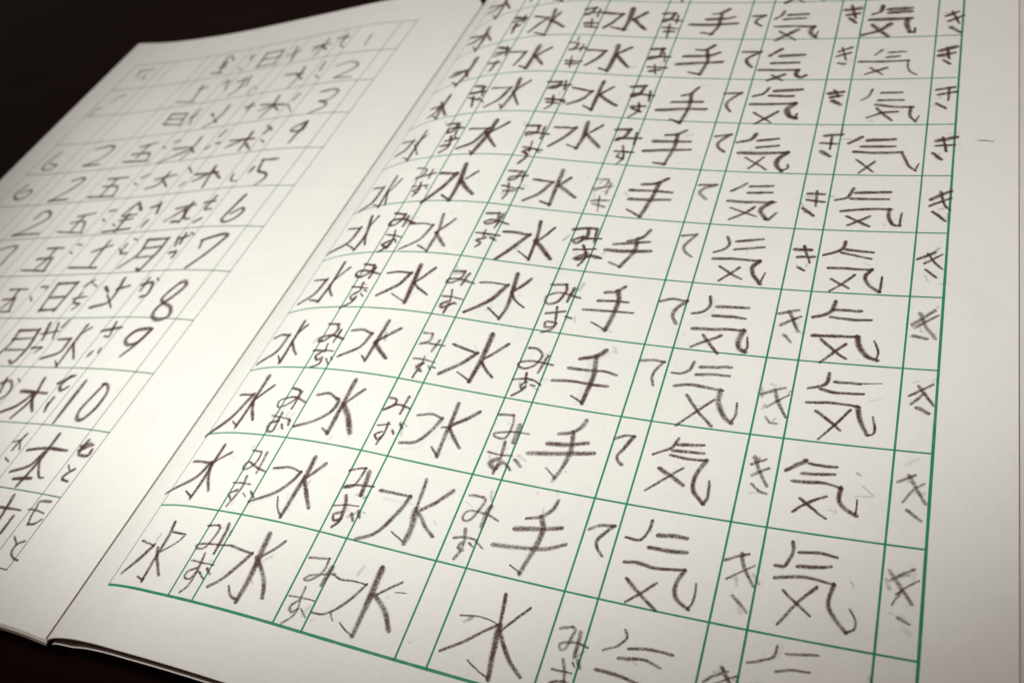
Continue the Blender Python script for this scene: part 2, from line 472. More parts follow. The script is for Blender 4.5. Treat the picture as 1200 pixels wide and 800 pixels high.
# handwriting: kind, page, row, column, darkness | stroke width (1/100 mm) and way points (1/20 mm on the paper)
WRITING = """
water R 1 0 92|38 329,194 422,176;77 422,176 392,125 336,56;70 462,281 473,226 476,163 477,104 481,36;32 481,36 442,46;36 484,243 559,241 540,205 487,157;60 456,168 494,121 545,68
mizu R 1 0 80|38 641,292 686,301;39 686,301 701,293 700,255 684,204 651,196 638,208 673,219 780,230;56 732,312 738,268 739,192;29 660,147 713,145 766,146;43 700,181 707,141 711,99 709,51 691,23;40 703,122 671,103 672,78 698,76 709,102;35 720,111 757,87;41 748,127 773,111
water R 1 1 80|46 792,232 900,218;58 900,218 873,166 835,103 797,65;84 929,304 937,214 944,126 940,42;41 940,42 906,54 880,82;48 1006,291 981,255 948,220;68 928,209 986,156 1014,116 1031,77
mizu R 1 1 62|39 1131,256 1205,270;41 1205,270 1206,228 1189,193 1165,174 1149,176 1162,193 1214,212 1251,222;69 1231,241 1229,211 1223,176;27 1128,106 1174,111 1225,112;37 1171,149 1174,111 1180,80 1177,48 1150,10;40 1170,100 1150,72 1164,53 1182,71;28 1194,74 1221,50;26 1302,88 1321,65
water R 1 2 85|30 1245,220 1285,209 1329,217 1382,215;40 1382,215 1348,151 1311,103 1278,77 1239,74;78 1411,285 1414,194 1414,38;24 1414,36 1388,43 1350,66;40 1502,254 1471,228 1434,193;68 1427,187 1470,158 1502,125 1526,86;18 1496,216 1533,221
water R 1 3 88|26 1747,196 1799,207 1841,207 1884,197;42 1884,197 1840,162 1787,113 1725,69;55 1871,300 1881,232 1889,192;74 1888,192 1889,168 1897,106 1909,25;21 1909,24 1870,37 1824,61;36 1966,276 1938,240 1899,183;59 1892,175 1933,121 1962,89 2005,56
mizu R 1 3 65|40 2083,236 2119,249;39 2119,249 2131,243 2126,216 2117,174 2101,170 2096,186 2116,196 2148,202 2183,196;55 2151,237 2152,160;32 2097,104 2128,104 2157,106;43 2122,139 2134,111 2144,70;36 2102,62 2147,76 2174,62;26 2153,138 2162,127;47 2167,147 2178,128
spirit R 1 4 75|35 2285,278 2297,255 2275,224 2235,200;38 2310,223 2359,233 2401,235 2444,233;42 2288,186 2352,197 2379,197 2415,186;41 2228,136 2288,134 2371,122 2432,106;49 2432,106 2427,63 2450,29 2494,15;40 2258,52 2338,10;36 2321,73 2258,-5
ki R 1 4 70|35 2549,176 2574,198 2610,222;50 2596,227 2614,197 2640,166;30 2574,172 2636,212;30 2596,136 2629,118
spirit R 1 5 75|35 2737,328 2728,291 2662,260;36 2766,310 2850,324;35 2744,251 2783,264 2834,269;35 2664,193 2729,205 2823,209;42 2823,209 2819,169 2870,127;35 2683,167 2742,126;28 2752,183 2679,106
ki R 1 5 70|28 2991,247 3041,273;27 2993,223 3043,249;42 3007,265 3037,213;29 3001,186 3031,179
water R 2 0 92|49 323,575 448,566;74 448,566 407,489 271,421;79 467,651 465,558 467,483 460,401;36 460,401 405,427;53 533,622 495,594 462,562;65 456,562 486,501 532,441
mizu R 2 0 80|39 640,642 682,640;42 682,640 689,628 685,578 650,550 638,569 653,587 711,565 753,555;51 713,640 717,599 719,546;34 638,488 720,490;48 683,521 690,482 686,442 671,386;40 676,457 645,437 671,413;32 714,446 730,435;44 745,459 770,439
water R 2 1 85|45 789,576 859,589 916,577;53 916,577 900,531 853,472 762,419;74 944,650 946,563 939,477 933,384;33 933,384 903,409 878,457;62 1002,631 977,592 950,556;65 948,548 988,494 1026,442
mizu R 2 1 80|39 1114,625 1147,642 1173,648;45 1173,648 1169,603 1156,562 1122,550 1131,560 1176,574 1235,581;71 1194,636 1199,595 1204,539;28 1121,471 1169,485 1216,491;57 1150,519 1167,475 1173,418 1158,391;50 1163,452 1138,438 1149,415 1173,425;51 1206,455 1219,433;56 1226,471 1238,452
water R 2 2 78|52 1271,573 1328,574 1393,576;58 1393,576 1380,520 1346,440 1317,397 1266,367;55 1424,657 1432,577 1436,527;87 1436,527 1449,458 1447,399;24 1444,398 1384,425;60 1542,636 1500,578 1456,535;60 1454,517 1501,471 1536,445
mizu R 2 2 60|45 1611,634 1660,638;44 1660,638 1675,626 1666,588 1650,542 1628,530 1616,545 1631,573 1697,574 1746,558;73 1703,604 1697,567 1699,526;39 1617,458 1655,470 1699,467;51 1644,499 1656,460 1658,420 1647,384;45 1649,445 1643,426 1664,421;35 1678,452 1692,442;36 1701,461 1730,444
hand R 2 3 72|55 1934,681 1926,644 1893,608 1848,591;73 1820,543 1897,559 1975,579;65 1764,466 1862,477 1950,492 2008,522;75 1897,606 1915,562 1912,494 1890,387;29 1890,387 1849,406
te R 2 3 80|50 2075,597 2102,618 2154,628;49 2154,628 2119,580 2110,558 2120,534 2142,511
spirit R 2 4 85|43 2275,673 2272,633 2252,595 2205,595;64 2309,623 2353,631 2399,630;56 2289,575 2338,572 2410,580;49 2222,505 2261,511 2320,504 2375,510 2419,515;55 2419,515 2404,470 2404,434 2420,408 2457,388;32 2457,388 2468,424 2464,477;50 2245,447 2293,409 2357,364;41 2341,452 2304,412 2261,371
ki R 2 4 60|42 2537,578 2579,602 2604,613;34 2552,514 2589,545 2629,575;53 2583,609 2600,560 2635,507;43 2581,460 2605,442 2630,417
spirit R 2 5 88|49 2731,680 2738,648 2720,595 2692,589;42 2756,648 2814,656 2865,650;47 2758,598 2805,604 2852,614;46 2696,547 2765,563 2805,564 2868,556;50 2868,556 2859,488 2878,453 2916,409;29 2916,409 2938,421 2940,449 2922,484;38 2727,508 2767,475 2811,442;41 2821,538 2772,476 2726,398
ki R 2 5 62|36 3025,599 3054,625 3085,647;30 3042,557 3068,584 3099,612;51 3020,630 3052,581 3085,534;32 3053,565 3035,522;38 3052,482 3082,469
water R 3 0 92|52 350,931 444,924;90 444,924 387,797 287,717;86 472,1026 469,897 462,755;39 462,755 420,779;61 539,975 507,935 475,897;66 471,888 499,841 534,793
mizu R 3 0 80|47 655,964 698,953 701,917 670,878 633,862 619,893 642,908 690,920 757,899;51 710,949 706,863;36 629,817 726,808;51 673,835 673,798;57 676,794 640,778 648,743 676,742 678,790;43 703,779 719,759;59 731,799 736,782
water R 3 1 80|54 796,942 848,955 897,934;62 897,934 911,923 902,869 854,819 771,776;78 937,1036 937,914 939,768;48 939,768 906,784;58 998,997 963,944 941,914;90 943,910 990,857 1032,789
mizu R 3 1 90|46 1129,979 1158,977 1158,951 1126,920;42 1126,920 1172,954 1224,949;47 1203,1000 1199,917;33 1134,844 1180,858;39 1170,864 1175,812 1165,760;39 1162,817 1140,799 1162,776 1172,803;40 1203,834 1211,820;46 1221,868 1235,854
water R 3 2 82|47 1275,926 1327,942 1376,932;61 1376,932 1357,870 1318,808 1257,788;72 1415,1010 1419,917 1419,844 1423,765;42 1423,765 1388,796;67 1512,991 1471,949 1423,906;37 1393,891 1425,902;59 1424,894 1453,859 1493,820
mizu R 3 2 65|48 1593,998 1651,1007;45 1651,1007 1662,965 1653,899 1609,898 1606,913 1670,931 1734,936;83 1690,963 1691,891;33 1610,827 1660,822 1706,828;51 1660,881 1667,804 1662,742;71 1654,801 1634,781 1663,757 1678,791;51 1692,790 1717,769;57 1725,813 1750,791
hand R 3 3 75|69 1934,1036 1926,1007 1898,976 1853,960;69 1822,908 1893,917 1966,938;68 1762,853 1880,874 2000,900;73 1902,974 1916,895 1908,825 1894,771;32 1892,771 1848,803
te R 3 3 75|49 2062,978 2093,998 2128,1000;54 2128,1000 2102,939 2088,907 2097,886 2113,874
spirit R 3 4 82|46 2287,1019 2269,974 2215,940;55 2293,994 2378,1006;55 2280,965 2385,973;46 2276,946 2338,939 2403,944;60 2403,944 2380,881 2382,818 2424,770;41 2424,769 2436,793 2429,861;65 2251,882 2288,864 2341,831;38 2329,899 2285,852 2222,787
ki R 3 4 62|45 2556,956 2598,981;44 2565,912 2612,946;52 2562,988 2586,931 2617,877;41 2570,876 2596,853 2620,845
spirit R 3 5 92|66 2728,996 2673,951;48 2743,988 2779,984 2827,985;51 2724,945 2778,949 2823,955;50 2698,909 2782,916 2819,914 2850,905;62 2850,905 2849,858 2871,829 2904,809;25 2904,809 2904,867;45 2732,846 2762,821 2814,784;40 2809,866 2760,837 2715,793
ki R 3 5 62|43 3019,956 3052,978 3066,987;33 3038,881 3065,931 3095,958;49 3049,985 3077,932 3102,884;47 3053,851 3091,820
smudge R 3 5 25|49 2897,969 2901,966;22 2916,922 2952,888 2897,879
water R 4 0 92|56 322,1272 364,1285 429,1273;87 429,1273 411,1176 321,1117;81 477,1353 480,1231 483,1108;36 483,1108 444,1147;62 511,1329 484,1283;57 480,1231 514,1189 550,1154
mizu R 4 0 90|56 639,1334 693,1332;58 693,1332 706,1292 666,1235 635,1231 637,1252 696,1266 761,1249;55 726,1298 720,1232;44 642,1177 744,1179;38 696,1216 706,1172;53 693,1171 670,1146 692,1123 709,1143 712,1104 678,1083;37 732,1135 756,1108;44 756,1141 763,1132
water R 4 1 85|55 784,1301 839,1308 892,1290;66 892,1290 869,1214 790,1153;70 941,1370 935,1255 929,1145;43 929,1145 902,1165;64 1015,1335 970,1289 933,1250;72 931,1245 965,1211 1015,1171
mizu R 4 1 65|46 1130,1330 1169,1333;45 1169,1333 1173,1295 1132,1268 1164,1279 1242,1281;51 1213,1303 1202,1244;38 1141,1191 1184,1194 1237,1187;41 1185,1208 1185,1162 1175,1096;66 1189,1172 1169,1154 1193,1136;35 1219,1164 1232,1149;40 1239,1164 1249,1162
water R 4 2 95|54 1281,1296 1396,1271;73 1396,1271 1349,1206 1280,1139;86 1425,1380 1427,1259 1416,1130;33 1413,1130 1351,1161;55 1511,1343 1474,1296 1438,1252;53 1433,1233 1462,1198 1499,1167
mizu R 4 2 78|50 1602,1342 1638,1342 1667,1311 1651,1258 1615,1235 1586,1245 1590,1264 1644,1279 1723,1272;53 1691,1315 1679,1228;41 1590,1171 1639,1186 1676,1183 1706,1167;42 1633,1214 1641,1168;49 1648,1169 1629,1152 1639,1133 1654,1153 1638,1124 1612,1097;40 1669,1160 1683,1159
hand R 4 3 88|80 1915,1382 1885,1350 1828,1327;59 1794,1272 1875,1273 1930,1278 1984,1269;58 1749,1199 1824,1209 1894,1207 1966,1208;77 1886,1346 1900,1260 1897,1174 1894,1116;36 1892,1116 1844,1140
te R 4 3 68|56 2066,1357 2113,1366 2154,1364;49 2154,1364 2131,1317 2126,1282 2138,1246
spirit R 4 4 75|47 2269,1380 2258,1341 2230,1317 2198,1316;59 2297,1360 2407,1373;54 2288,1320 2351,1330 2408,1331;56 2221,1257 2273,1269 2332,1266 2397,1258;75 2390,1257 2395,1201 2425,1142 2454,1118;40 2454,1118 2465,1156 2460,1207;52 2275,1218 2322,1158 2388,1094;44 2375,1212 2324,1150 2265,1077
ki R 4 4 62|51 2540,1264 2582,1288 2613,1303;40 2565,1207 2596,1238 2632,1271;54 2582,1288 2603,1232 2635,1174;44 2569,1161 2587,1140 2608,1138
spirit R 4 5 98|56 2758,1388 2757,1351 2742,1329 2698,1313;47 2782,1352 2866,1352;50 2738,1314 2786,1303 2879,1308;46 2699,1247 2769,1255 2826,1253 2871,1248;62 2868,1247 2883,1185 2909,1133;35 2910,1130 2928,1136 2930,1169 2921,1209;46 2734,1211 2778,1179 2821,1141;41 2845,1231 2802,1160 2757,1094;20 2872,1354 2936,1361
ki R 4 5 75|41 3029,1317 3061,1342 3099,1373;44 3037,1282 3072,1328;48 3054,1361 3081,1321 3104,1282;62 3057,1266 3090,1247
water R 5 0 92|50 345,1646 443,1632;87 443,1632 417,1537 340,1493;74 498,1739 497,1594 482,1483;45 482,1483 411,1501;66 555,1698 514,1638 494,1597;58 494,1588 514,1552 548,1514
mizu R 5 0 100|58 638,1717 698,1707;62 698,1707 699,1667 663,1632 630,1637 621,1664 661,1674 751,1650;70 712,1689 710,1627;42 643,1567 731,1558;42 693,1594 699,1545;56 695,1534 666,1507 684,1482 700,1507 691,1469 646,1435;35 715,1523 733,1507;35 726,1545 737,1536
water R 5 1 100|50 800,1656 856,1666 921,1662;72 921,1662 885,1584 808,1517;93 947,1714 957,1601 965,1487;29 963,1487 879,1530;63 1026,1704 996,1653 964,1607;52 959,1606 994,1578 1051,1543
mizu R 5 1 80|59 1127,1699 1174,1707;54 1174,1707 1172,1669 1141,1631 1114,1627 1117,1649 1172,1658 1239,1645;60 1199,1696 1187,1629;43 1130,1546 1174,1549 1221,1543;39 1158,1589 1174,1528;68 1168,1522 1140,1501 1152,1481 1189,1511;52 1174,1508 1170,1456;43 1195,1517 1204,1514
water R 5 2 100|45 1268,1656 1333,1665 1394,1662;79 1394,1662 1346,1562 1262,1480;73 1416,1737 1429,1619 1434,1539 1422,1472;39 1420,1472 1354,1521;64 1485,1715 1459,1671 1426,1629;46 1429,1619 1457,1583 1503,1552
mizu R 5 2 85|61 1587,1700 1649,1711;54 1649,1711 1660,1675 1642,1611 1603,1590 1586,1607 1588,1635 1634,1660 1726,1646;60 1689,1695 1681,1618;49 1612,1537 1688,1560;44 1648,1578 1664,1502;48 1667,1493 1627,1491 1628,1462 1664,1469 1671,1494 1661,1454 1627,1432;44 1700,1533 1724,1527
hand R 5 3 85|69 1901,1735 1871,1704 1829,1694;58 1810,1642 1871,1649 1934,1652;52 1763,1583 1864,1592 1968,1596;82 1877,1709 1894,1657 1894,1589 1881,1490;37 1879,1490 1815,1521
te R 5 3 78|52 2066,1678 2112,1697 2172,1692;70 2172,1692 2138,1644 2132,1606 2154,1569
spirit R 5 4 90|57 2262,1728 2268,1681 2248,1645 2210,1630;65 2300,1678 2416,1684;59 2293,1627 2359,1631 2413,1626;63 2227,1551 2294,1554 2358,1562 2424,1563;82 2421,1561 2411,1506 2421,1472 2442,1458;39 2442,1458 2449,1476 2443,1528;56 2274,1519 2309,1475 2343,1437;52 2342,1526 2286,1489 2240,1456
ki R 5 4 70|62 2542,1668 2607,1692;58 2555,1610 2619,1659;57 2576,1683 2605,1618 2621,1586;53 2574,1559 2602,1529
spirit R 5 5 98|68 2738,1750 2725,1692 2670,1664;56 2739,1708 2834,1708;55 2732,1668 2813,1661 2872,1666;59 2678,1568 2746,1572 2836,1576;78 2836,1576 2848,1524 2874,1485 2908,1469;33 2908,1469 2912,1509 2896,1560;49 2711,1552 2762,1499 2803,1465;50 2799,1535 2763,1494 2721,1440
ki R 5 5 62|65 3019,1656 3087,1727;47 3027,1641 3099,1706;61 3041,1713 3062,1649 3094,1593;62 3026,1598 3066,1588
ki R 6 4 100|70 2551,2033 2610,2035;57 2566,1990 2628,1995;51 2582,2055 2615,1962;51 2578,1928 2597,1914
spirit R 6 5 98|60 2740,2091 2729,2046 2667,2010;56 2745,2047 2847,2034;48 2731,2027 2842,1999;55 2692,1937 2769,1937 2852,1936;63 2852,1936 2832,1893 2852,1847 2889,1817;39 2891,1817 2894,1897;47 2708,1872 2776,1829;46 2792,1902 2754,1851 2711,1810
ki R 6 5 95|55 3016,2006 3071,2045;42 3040,1983 3098,2034;39 3049,2038 3074,1991 3101,1954;42 3046,1947 3082,1908
ki R 7 4 90|63 2556,2388 2619,2386;61 2557,2346 2624,2336;53 2589,2404 2594,2310;65 2547,2289 2591,2248
spirit R 7 5 95|63 2735,2428 2719,2372 2674,2351;70 2750,2401 2881,2409;62 2733,2362 2876,2363;61 2703,2281 2790,2296 2893,2300;60 2889,2299 2889,2249 2909,2203 2933,2198;37 2933,2198 2938,2277;51 2728,2248 2817,2190;55 2815,2252 2780,2224 2738,2195
ki R 7 5 95|74 3043,2367 3112,2418;56 3041,2326 3114,2374;47 3076,2415 3092,2334 3113,2301;56 3055,2287 3100,2235
water R 6 0 90|50 347,2019 451,1997;103 451,1997 423,1893 301,1852;79 485,2078 523,1936 506,1831;44 506,1831 420,1886;64 534,2069 512,1992;64 523,1936 557,1862
mizu R 6 0 100|66 637,2078 702,2064;70 702,2064 704,2033 675,1989 641,1991 645,2022 706,2028 782,1998;59 729,2047 731,1977;48 664,1920 755,1901;45 701,1948 719,1872;64 716,1880 667,1852 708,1821 717,1865 695,1821 673,1803;41 725,1887 742,1864
water R 6 1 75|51 761,1991 845,1993 896,1984;65 896,1984 869,1886 787,1819;74 922,2060 941,1934 937,1810;50 937,1810 877,1843;63 997,2030 967,1980 935,1933;70 935,1933 970,1892 1008,1852
mizu R 6 1 85|67 1142,2089 1198,2098;59 1198,2098 1205,2047 1162,2018 1147,2030 1183,2051 1263,2035;53 1221,2094 1210,2004;54 1137,1955 1250,1953;43 1173,1976 1178,1933;59 1190,1928 1150,1907 1178,1890 1165,1867;60 1215,1933 1240,1923
water R 7 0 85|55 337,2346 429,2319;101 429,2319 409,2206 341,2167;80 482,2391 483,2252 488,2151;44 488,2151 432,2182;59 535,2360 501,2273;66 484,2278 527,2159
mizu R 7 0 80|58 604,2433 667,2414 662,2355;71 637,2350 737,2376;53 710,2408 715,2339;52 643,2281 735,2279;56 683,2310 695,2242 679,2206;63 687,2259 660,2246 689,2226;43 722,2280 740,2254
water R 7 1 100|81 777,2372 868,2363;108 868,2363 827,2257 760,2155;99 892,2437 910,2305 908,2164;53 908,2164 851,2200;70 981,2380 941,2329;87 912,2313 964,2257 1010,2216
water R 6 2 100|68 1265,1985 1322,1988 1388,1982;85 1388,1982 1329,1876 1286,1810;73 1413,2075 1429,1963 1434,1832;43 1434,1832 1372,1872;58 1490,2044 1458,1982 1430,1942;86 1428,1949 1472,1908 1526,1852
mizu R 6 2 98|71 1580,2051 1636,2067 1675,2070;73 1648,2061 1652,2013 1616,1965 1595,1983 1633,2010;60 1686,2067 1695,1984;55 1636,1999 1717,2008;47 1618,1924 1712,1941;46 1653,1957 1681,1893 1666,1831;80 1682,1907 1634,1870 1664,1870 1695,1895;75 1705,1897 1746,1890
hand R 6 3 78|64 1925,2091 1899,2040 1844,2012;68 1788,1984 1934,2017;80 1760,1943 1846,1947 1952,1961;74 1882,2031 1884,1949 1847,1851;46 1845,1851 1795,1870
te R 6 3 72|55 2072,2074 2129,2087;58 2129,2087 2100,2030 2092,2002 2108,1971 2133,1951
spirit R 6 4 90|55 2263,2084 2280,2042 2259,2007 2227,1988;60 2307,2062 2410,2084;52 2307,2012 2422,2035;63 2230,1949 2322,1955 2418,1951;75 2418,1951 2395,1911 2407,1869 2440,1823;36 2440,1823 2451,1885;53 2266,1904 2311,1871 2360,1842;51 2344,1906 2312,1865 2277,1824
mizu R 7 1 70|70 1145,2402 1207,2403;67 1207,2403 1196,2353 1164,2332 1167,2357 1243,2377;50 1223,2406 1230,2335;57 1146,2290 1222,2278;52 1172,2310 1188,2249 1178,2201;70 1170,2254 1217,2262;64 1230,2287 1253,2283
water R 7 2 80|67 1288,2360 1383,2351;79 1383,2351 1345,2267 1284,2207;89 1409,2442 1411,2347 1416,2195;59 1416,2195 1369,2210;72 1461,2394 1421,2333;82 1428,2327 1475,2295 1517,2263
mizu R 7 2 50|56 1591,2404 1648,2408 1644,2364 1604,2321;62 1590,2334 1676,2361;50 1665,2382 1660,2305;67 1608,2253 1682,2263;45 1635,2287 1653,2185;67 1619,2232 1674,2217
hand R 7 3 82|83 1921,2442 1879,2407 1817,2393;74 1768,2346 1862,2352 1957,2350;80 1778,2285 1868,2289 1959,2299;82 1889,2408 1881,2317 1856,2175;53 1857,2172 1787,2213
te R 7 3 65|67 2076,2414 2148,2420;75 2148,2420 2100,2391 2087,2360 2119,2323
spirit R 7 4 85|62 2282,2439 2254,2410 2226,2386;66 2304,2421 2396,2430;65 2302,2377 2398,2386;64 2224,2318 2295,2314 2422,2321;85 2408,2320 2371,2268 2398,2214;57 2398,2214 2413,2206 2437,2252;50 2242,2272 2356,2225;58 2341,2284 2307,2242 2251,2198
water R 8 0 80|65 324,2747 429,2716;118 429,2716 402,2646 346,2625;90 489,2784 484,2643 481,2534;44 481,2534 429,2570;49 463,2669 532,2565;74 509,2729 472,2681
mizu R 8 0 95|81 628,2802 699,2796;79 699,2796 693,2731 657,2720 662,2756 745,2750;64 715,2774 720,2699;74 683,2647 751,2658;69 700,2684 721,2590 685,2551;80 674,2607 720,2608;41 722,2680 740,2663
water R 8 1 95|65 798,2734 908,2729;88 908,2729 863,2620 787,2573;102 932,2797 921,2662 889,2523;45 889,2523 868,2544;78 1007,2778 959,2724 917,2689;73 901,2699 959,2626 999,2583
water R 9 0 85|92 403,3026 474,3018;110 474,3018 462,2962 425,2938;101 500,3110 496,2988 503,2896;47 503,2896 450,2937;76 458,3065 558,2908
mizu R 9 0 90|96 670,3147 729,3122 706,3077 647,3081 754,3076;57 729,3122 749,3038;64 666,3036 737,3000;64 693,3040 718,2945;49 735,3020 781,2973
water R 9 1 80|71 792,3099 907,3090;93 907,3090 873,2990 812,2930;94 936,3171 941,3033 916,2910;46 916,2910 892,2940;80 1002,3148 943,3062;63 934,3053 1000,2936
water R 10 0 85|89 395,3388 503,3358;111 503,3358 451,3346 385,3356;125 530,3475 528,3321 497,3216;47 497,3216 438,3269;78 512,3339 545,3282
mizu R 10 0 85|95 673,3531 753,3492 711,3453 672,3443;91 673,3476 765,3460;60 726,3526 748,3432;92 712,3377 702,3294;80 657,3372 733,3360
water R 11 0 85|82 296,3845 442,3760;125 442,3760 403,3730 345,3734;125 461,3850 476,3685 470,3588;45 470,3588 417,3656;78 464,3788 553,3659
mizu R 8 1 92|80 1121,2758 1183,2765;71 1183,2765 1183,2712 1136,2680 1139,2707 1249,2704;59 1214,2760 1221,2665;63 1156,2587 1251,2575;46 1186,2634 1194,2559;65 1194,2576 1161,2554 1194,2525 1169,2463;48 1229,2572 1245,2558
water R 8 2 90|69 1270,2763 1375,2773;85 1375,2773 1341,2699 1282,2617;89 1423,2823 1433,2711 1422,2617;58 1422,2617 1372,2635;64 1506,2807 1461,2749;82 1444,2730 1530,2642
mizu R 8 2 85|86 1584,2784 1653,2792;78 1653,2792 1641,2736 1602,2698 1613,2716 1718,2727;60 1692,2767 1699,2675;64 1623,2617 1708,2618;51 1649,2661 1672,2573 1654,2523;56 1645,2595 1639,2578 1674,2565
hand R 8 3 88|83 1928,2804 1892,2776 1843,2764;82 1791,2712 1874,2716 1961,2723;81 1762,2635 1863,2650 1974,2662;83 1894,2768 1899,2677 1882,2547;68 1879,2547 1829,2553
te R 8 3 82|67 2079,2773 2147,2790;69 2147,2790 2102,2733 2104,2693 2136,2660
spirit R 8 4 92|81 2265,2799 2247,2757 2192,2734;73 2283,2751 2368,2767;72 2286,2700 2375,2715;86 2211,2655 2322,2658 2425,2667;90 2425,2667 2391,2614 2393,2568 2416,2539;55 2416,2539 2442,2556 2440,2578;49 2246,2622 2350,2543;52 2327,2627 2273,2547
mizu R 9 1 95|88 1116,3141 1181,3146;82 1181,3146 1172,3097 1128,3083 1146,3104 1236,3124;54 1207,3159 1218,3083;73 1146,2990 1240,2991;62 1178,3021 1189,2948 1166,2908;71 1161,2963 1215,2960;67 1223,2989 1252,2974
water R 9 2 95|69 1265,3104 1372,3082;85 1372,3082 1339,3013 1278,2964;92 1411,3172 1410,3049 1412,2930;59 1410,2929 1362,2955;69 1475,3131 1428,3070;82 1419,3059 1479,3010 1527,2978
mizu R 9 2 100|95 1575,3144 1640,3155;80 1640,3155 1628,3089 1591,3058 1595,3086 1699,3076;62 1679,3112 1688,3030;72 1611,2978 1677,2984;60 1643,3008 1653,2946 1617,2889;66 1621,2961 1666,2938
hand R 9 3 90|74 1917,3160 1890,3108 1851,3087;81 1809,3030 1957,3043;88 1749,2959 1864,2975 1985,2983;75 1892,3099 1902,3001 1884,2864;71 1881,2865 1835,2891
te R 9 3 85|72 2060,3116 2138,3124;72 2138,3124 2087,3055 2085,3011 2108,2974
spirit R 9 4 95|70 2266,3167 2247,3122 2204,3100;89 2300,3144 2420,3156;78 2281,3105 2387,3101;78 2200,3033 2282,3035 2406,3043;104 2406,3043 2378,2994 2395,2944 2422,2928;48 2422,2928 2427,2961;52 2227,2965 2314,2892;68 2336,2976 2298,2933 2246,2881
water R 10 1 90|74 788,3455 876,3437;78 876,3437 864,3375 846,3315;104 944,3493 940,3387 933,3273;65 933,3273 885,3299;78 1024,3466 954,3386;89 943,3397 1018,3309
mizu R 10 1 85|79 1123,3519 1169,3511 1160,3458 1132,3445 1224,3474;54 1203,3503 1202,3440;46 1157,3574 1160,3542;79 1151,3343 1232,3341;49 1169,3386 1187,3286;81 1160,3313 1214,3318
water R 10 2 98|81 1247,3455 1345,3454;78 1345,3454 1318,3380 1270,3314;104 1403,3511 1409,3399 1401,3274;68 1398,3274 1355,3289;78 1479,3496 1413,3429;90 1415,3420 1502,3317
mizu R 10 2 90|102 1600,3490 1657,3498;89 1657,3498 1650,3427 1594,3393 1605,3418 1703,3424;45 1672,3458 1690,3380;76 1616,3326 1709,3322;50 1645,3347 1664,3271;79 1631,3288 1679,3301
hand R 10 3 90|86 1924,3539 1887,3498 1842,3496;99 1787,3434 1920,3446 1960,3471;98 1763,3360 1878,3376 1987,3389;83 1895,3488 1914,3391 1899,3275;69 1897,3275 1840,3291
te R 10 3 90|78 2086,3483 2173,3484;80 2173,3484 2117,3425 2119,3387 2147,3349
mizu R 11 0 90|108 658,3861 749,3816 708,3806 661,3812;66 726,3859 738,3784;124 688,3743 713,3753;84 689,3778 696,3682
water R 11 1 85|72 802,3828 899,3789;99 899,3789 854,3718 819,3658;86 918,3879 933,3727 934,3603;72 934,3603 868,3636;74 966,3837 936,3760;95 922,3763 1027,3683
mizu R 11 1 85|96 1118,3862 1171,3879;84 1171,3879 1156,3817 1123,3800 1142,3823 1229,3833;55 1201,3865 1204,3786;88 1153,3716 1222,3721;50 1179,3762 1197,3675;84 1163,3683 1228,3677
water R 11 2 100|98 1237,3829 1346,3823;91 1346,3823 1312,3739 1273,3681;115 1393,3885 1398,3767 1392,3669;79 1392,3669 1320,3685;99 1480,3845 1427,3775;98 1421,3775 1506,3681
mizu R 11 2 90|99 1583,3843 1643,3845;83 1643,3845 1632,3790 1597,3756 1603,3785 1696,3771;56 1666,3824 1671,3749;82 1609,3703 1677,3696;55 1638,3737 1649,3610;84 1625,3662 1672,3664
hand R 11 3 90|93 1938,3894 1904,3857 1865,3844;97 1835,3790 1932,3797 1976,3815;106 1757,3735 1874,3737 1999,3751;92 1905,3851 1910,3734 1886,3646;77 1886,3646 1832,3659
te R 11 3 90|86 2083,3823 2139,3828;85 2139,3828 2106,3787 2106,3755 2132,3730
ki R 8 4 88|80 2577,2797 2646,2806;62 2565,2742 2630,2738;47 2605,2801 2607,2699;85 2573,2680 2609,2650
spirit R 8 5 95|71 2735,2787 2685,2744;86 2764,2764 2870,2772;69 2741,2720 2874,2721;68 2713,2683 2799,2675 2907,2680;48 2907,2680 2944,2584 2971,2555;32 2971,2555 2981,2599;44 2728,2625 2801,2545;49 2804,2612 2746,2537
ki R 8 5 100|90 3047,2762 3118,2784;60 3045,2725 3112,2731;51 3068,2785 3085,2687;64 3035,2672 3066,2631
ki R 9 4 100|88 2558,3125 2614,3138;78 2566,3094 2608,3107;57 2576,3151 2599,3099;94 2579,3065 2611,3039
spirit R 9 5 85|49 2747,3157 2733,3098 2707,3072;68 2792,3127 2875,3129;67 2783,3068 2884,3069;81 2776,3033 2861,3015 2928,3013;63 2924,3014 2924,2945 2949,2904;36 2949,2904 2961,2944;62 2779,3004 2846,2914;64 2868,2979 2809,2971 2744,2936
ki R 9 5 92|76 3029,3145 3095,3163;67 3035,3106 3105,3125;53 3077,3160 3077,3063;63 3030,3037 3066,3001
spirit R 10 4 95|85 2277,3509 2227,3451;97 2281,3445 2390,3457;85 2248,3382 2373,3388;84 2194,3322 2278,3322 2382,3322;81 2382,3322 2377,3286 2401,3258 2424,3276;57 2264,3276 2317,3234;79 2321,3282 2250,3234
ki R 10 4 85|73 2562,3482 2614,3515;74 2556,3441 2614,3468;40 2573,3516 2600,3408;61 2568,3379 2599,3371
spirit R 10 5 80|57 2761,3490 2735,3448;75 2798,3466 2865,3470;74 2791,3424 2839,3431;73 2667,3391 2775,3388 2885,3392;48 2885,3392 2895,3311 2930,3270;54 2721,3335 2779,3279;69 2794,3333 2706,3285
ki R 10 5 100|108 3027,3470 3091,3496;90 3024,3427 3084,3445;56 3054,3493 3067,3400;65 3045,3384 3069,3355
